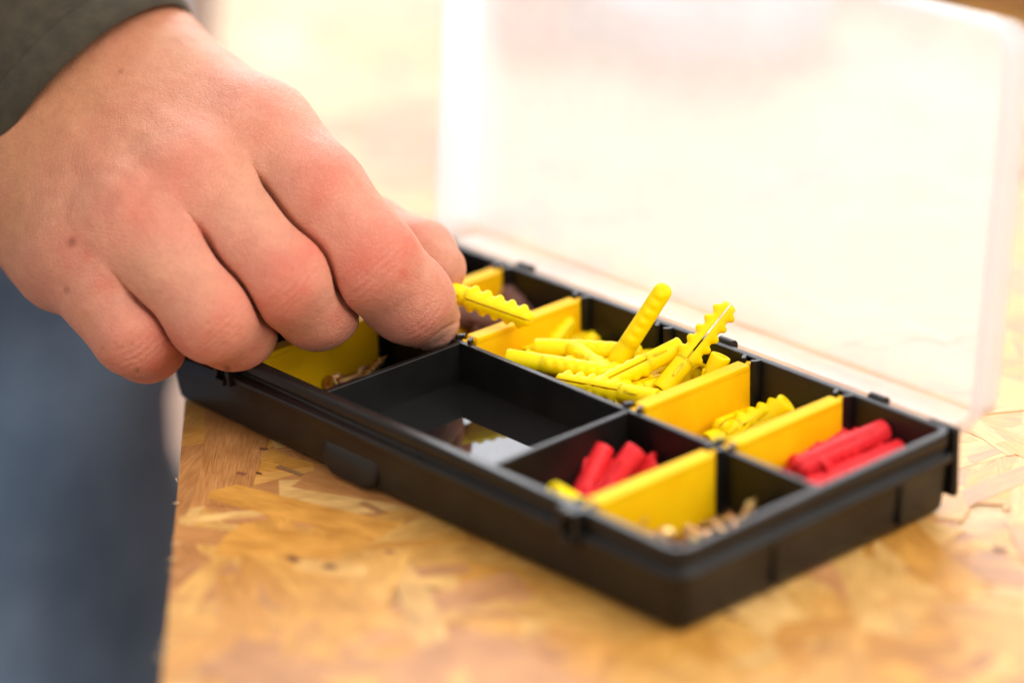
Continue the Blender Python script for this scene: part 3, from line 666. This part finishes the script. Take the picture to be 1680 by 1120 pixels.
def mix(fac, a, bcol, mode='MIX', k=None):
    mx = n.new('ShaderNodeMixRGB'); mx.blend_type = mode
    if isinstance(fac, (int, float)): mx.inputs[0].default_value = fac
    else: l.new(fac, mx.inputs[0])
    l.new(a, mx.inputs[1])
    if isinstance(bcol, tuple): mx.inputs[2].default_value = (*bcol, 1)
    else: l.new(bcol, mx.inputs[2])
    return mx.outputs[0]
def attr(nm):
    a = n.new('ShaderNodeAttribute'); a.attribute_name = nm; return a.outputs['Fac']
c = ramp(noise(45, 4).outputs['Fac'], [(.30, (.44, .205, .092)), (.70, (.45, .18, .10)), (.5, (.46, .205, .105))]).outputs[0]
c = mix(attr('blush'), c, ramp(noise(45, 4).outputs['Fac'], [(.30, (.56, .275, .17)), (.70, (.565, .22, .15)), (.5, (.58, .265, .18))]).outputs[0])
c = mix(.5, c, ramp(noise(160, 4, .7).outputs['Fac'], [(.3, (.80, .70, .66)), (.7, (1.10, 1.10, 1.10))]).outputs[0], 'MULTIPLY')
c = mix(.5, c, ramp(noise(700, 3, .7).outputs['Fac'], [(.3, (.90, .84, .82)), (.7, (1.04, 1.04, 1.04))]).outputs[0], 'MULTIPLY')
rm = n.new('ShaderNodeMath'); rm.operation = 'MULTIPLY'; l.new(attr('red'), rm.inputs[0])
rn = n.new('ShaderNodeMapRange'); l.new(noise(110, 3).outputs['Fac'], rn.inputs[0]); rn.inputs['From Min'].default_value = .3; rn.inputs['From Max'].default_value = .7; rn.inputs['To Min'].default_value = .35; rn.inputs['To Max'].default_value = 1.1; l.new(rn.outputs[0], rm.inputs[1])
c = mix(rm.outputs[0], c, (.54, .13, .085)); c = mix(attr('nail'), c, (.56, .28, .21)); c = mix(attr('mole'), c, (.24, .09, .05))
l.new(c, b.inputs['Base Color'])
vo = n.new('ShaderNodeTexVoronoi'); vo.inputs['Scale'].default_value = 900; vo.feature = 'DISTANCE_TO_EDGE'; l.new(tc.outputs['Object'], vo.inputs['Vector'])
vm = n.new('ShaderNodeMath'); vm.operation = 'MINIMUM'; vm.inputs[1].default_value = .12; l.new(vo.outputs['Distance'], vm.inputs[0])
ad = n.new('ShaderNodeMath'); ad.operation = 'MULTIPLY_ADD'; ad.inputs[1].default_value = 3; l.new(vm.outputs[0], ad.inputs[0]); l.new(noise(420, 4, .65).outputs['Fac'], ad.inputs[2])
bpn = n.new('ShaderNodeBump'); bpn.inputs['Distance'].default_value = .00026; bpn.inputs['Strength'].default_value = .8; l.new(ad.outputs[0], bpn.inputs['Height']); l.new(bpn.outputs[0], b.inputs['Normal'])
ro = n.new('ShaderNodeMapRange'); l.new(attr('nail'), ro.inputs[0]); ro.inputs['To Min'].default_value = .58; ro.inputs['To Max'].default_value = .3; l.new(ro.outputs[0], b.inputs['Roughness'])
M['skin'] = sk
hand = link('hand', me, sk, person)

# sleeve
kn = mat('olive_knit', (0.068, 0.058, 0.038), 0.9, Sheen_Weight=0.1, Sheen_Roughness=.5)
col_noise(kn, 260, (.025, .0185, .009), (.038, .029, .015), 4)
n, l, b = nodes(kn); uvn = n.new('ShaderNodeUVMap'); uvn.uv_map = 'knit'
wv = n.new('ShaderNodeTexWave'); wv.inputs['Scale'].default_value = 1.0; wv.inputs['Distortion'].default_value = 1.5; wv.inputs['Detail'].default_value = 2; wv.bands_direction = 'X'
l.new(uvn.outputs[0], wv.inputs['Vector']); b2 = n.new('ShaderNodeBump'); b2.inputs['Distance'].default_value = .0003; b2.inputs['Strength'].default_value = .08; l.new(wv.outputs['Fac'], b2.inputs['Height']); l.new(b2.outputs[0], b.inputs['Normal'])
ca = at(150, 174, 30); cb = at(-530, -480, 75)       # cuff centre and elbow
axv = (cb - ca) / np.linalg.norm(cb - ca); camd = (CL - ca) / np.linalg.norm(CL - ca)
e1 = camd - axv * (camd @ axv); e1 /= np.linalg.norm(e1); e2 = np.cross(axv, e1)
secs = []
Ls = np.linalg.norm(cb - ca); ns, na_ = 60, 72
for k, (s_, g) in enumerate([(.022, -3.2), (.010, -2.6), (.002, -2.2), (-.0006, -1.2), (0, -.2), (.0018, .25), (.004, .1), (.0075, -.1), (.0082, -.5), (.009, .0)] + [(.0095 + (Ls - .0095) * (i / ns) ** 1.2, 0) for i in range(1, ns + 1)]):
    ring = []
    for i in range(na_):
        a = 2 * math.pi * i / na_; flare = 1 + .5 * max(s_, 0) / Ls
        rx, ry = (29 * flare + g) * mm, (34.5 * flare + g) * mm
        fold = .0 if s_ < .009 else min(1, (s_ - .009) / .05) * (1.6 * math.sin(s_ * 190 + 2 * math.sin(a + .5)) + 1.0 * math.sin(s_ * 330 + 3 * a)) * mm
        p = ca + axv * s_ + e1 * math.cos(a) * (rx + fold) + e2 * math.sin(a) * (ry + fold); ring.append(tuple(p - np.array(person.location)))
    secs.append((s_, ring))
mb = MB(); mb.rings([r for s_, r in secs], cap0=False, cap1=True); me = mb.mesh('jumper_sleeve')
ul = me.uv_layers.new(name='knit'); uvs = np.empty((len(me.loops), 2), np.float32)
for lp_ in me.loops:
    vi = lp_.vertex_index; uvs[lp_.index] = ((vi % na_) * 1.15, secs[vi // na_][0] * 900)
ul.data.foreach_set('uv', uvs.ravel())
link('jumper_sleeve', me, kn, person)

P0 = np.array(person.location)
def loft(name, path):       # ellipses along a path: centre, half widths
    rings = []
    for (x, y, z, a, b) in path:
        rings.append([(x + a * math.cos(2*math.pi*i/40) - P0[0], y + b * math.sin(2*math.pi*i/40) - P0[1], z + .004 * math.sin(5*math.pi*i/20 + z*40) - P0[2]) for i in range(40)])
    return MB().rings(rings).build(name, kn, person)
loft('jumper_body', [(-.33, -.09, .115, .165, .115), (-.34, -.10, .13, .18, .125), (-.345, -.105, .25, .18, .125), (-.35, -.11, .40, .20, .13), (-.35, -.11, .52, .21, .125), (-.35, -.11, .60, .16, .10), (-.35, -.11, .64, .08, .07)])
loft('upper_sleeve', [(-.195, -.035, .125, .030, .030), (-.20, -.04, .15, .052, .050), (-.205, -.05, .22, .054, .052), (-.215, -.075, .36, .060, .058), (-.23, -.09, .50, .066, .064), (-.26, -.10, .57, .05, .06)])
# jeans: one leg standing beside the bench, running up to the hip
dn = mat('blue_denim', (0.045, 0.06, 0.085), 0.85, Sheen_Weight=.15)
col_noise(dn, 16, (.075, .15, .27), (.20, .32, .49), 4, .36, .66); bump_noise(dn, 900, .0004, .6)
def leg(px_, d, r, name):
    c = at(px_, 800, d); rings = []
    for k in range(50):
        z = -.84 + .98 * k / 49; f = (z + .84) / .98
        rad = (.070 + .030 * f)
        ring = []
        for i in range(48):
            a = 2 * math.pi * i / 48; wr = .007 * math.sin(z * 38 + 1.5 * math.sin(2 * a))+ .000 * math.sin(z * 38 + 2 * math.sin(a * 1.0)) + .003 * math.sin(z * 71 + 3 * a)
            ring.append((c[0] + (rad + wr) * math.cos(a) - person.location[0] + .02 * (f - .6), c[1] + (rad + wr) * math.sin(a) - person.location[1], z - person.location[2]))
        rings.append(ring)
    MB().rings(rings).build(name, dn, person)
leg(-196, 190, .09, 'jeans_leg'); leg(-700, 330, .09, 'jeans_leg')

# ------------------------------------------------------------------ things farther back on the bench
pw = mat('pale_blue_cotton', (.30, .38, .46), .85); col_noise(pw, 40, (.26, .34, .42), (.36, .44, .52)); bump_noise(pw, 700, .0004)
c = on(1150, 40, 0); rings = []
for k in range(9):
    f = k / 8; ring = []
    for i in range(40):
        a = 2 * math.pi * i / 40; r = (1 + .07 * math.sin(3 * a + 1) + .05 * math.sin(7 * a)) * (1.0 if f < .6 else 1 - (f - .6) ** 2 * 2.2)
        ring.append((.044 * r * math.cos(a), .045 * r * math.sin(a), .001 + .024 * f + .004 * math.sin(2 * a + k)* (f > .1)))
    rings.append(ring)
o = MB().rings(rings).build('folded_cloth', pw); o.location = (c[0], c[1], 0); o.rotation_euler = (0, 0, -.5); tag(o, 'folded pale blue cloth lying on the bench behind the clear lid', 'cloth')
wd = mat('brown_pine', (.40, .22, .09), .6); col_noise(wd, 30, (.34, .18, .07), (.48, .28, .12)); bump_noise(wd, 120, .0003, .6, 4, 'Object', (1, 8, 8))
def block(name, px_, py_, sx, sy, sz, rz, label):
    c = on(px_, py_, 0); o = MB().box((-sx, -sy, 0), (sx, sy, sz)).build(name, wd, bevel=.002); o.location = (c[0], c[1], .0006); o.rotation_euler = (0, 0, rz); tag(o, label, 'wood offcut')
block('wood_offcut', 1640, -20, .09, .03, .018, .25, 'brown wood offcut lying on the bench beyond the top right corner of the lid')
block('wood_offcut', 945, 40, .03, .018, .022, .9, 'short peach brown wood offcut lying left of the folded blue cloth')
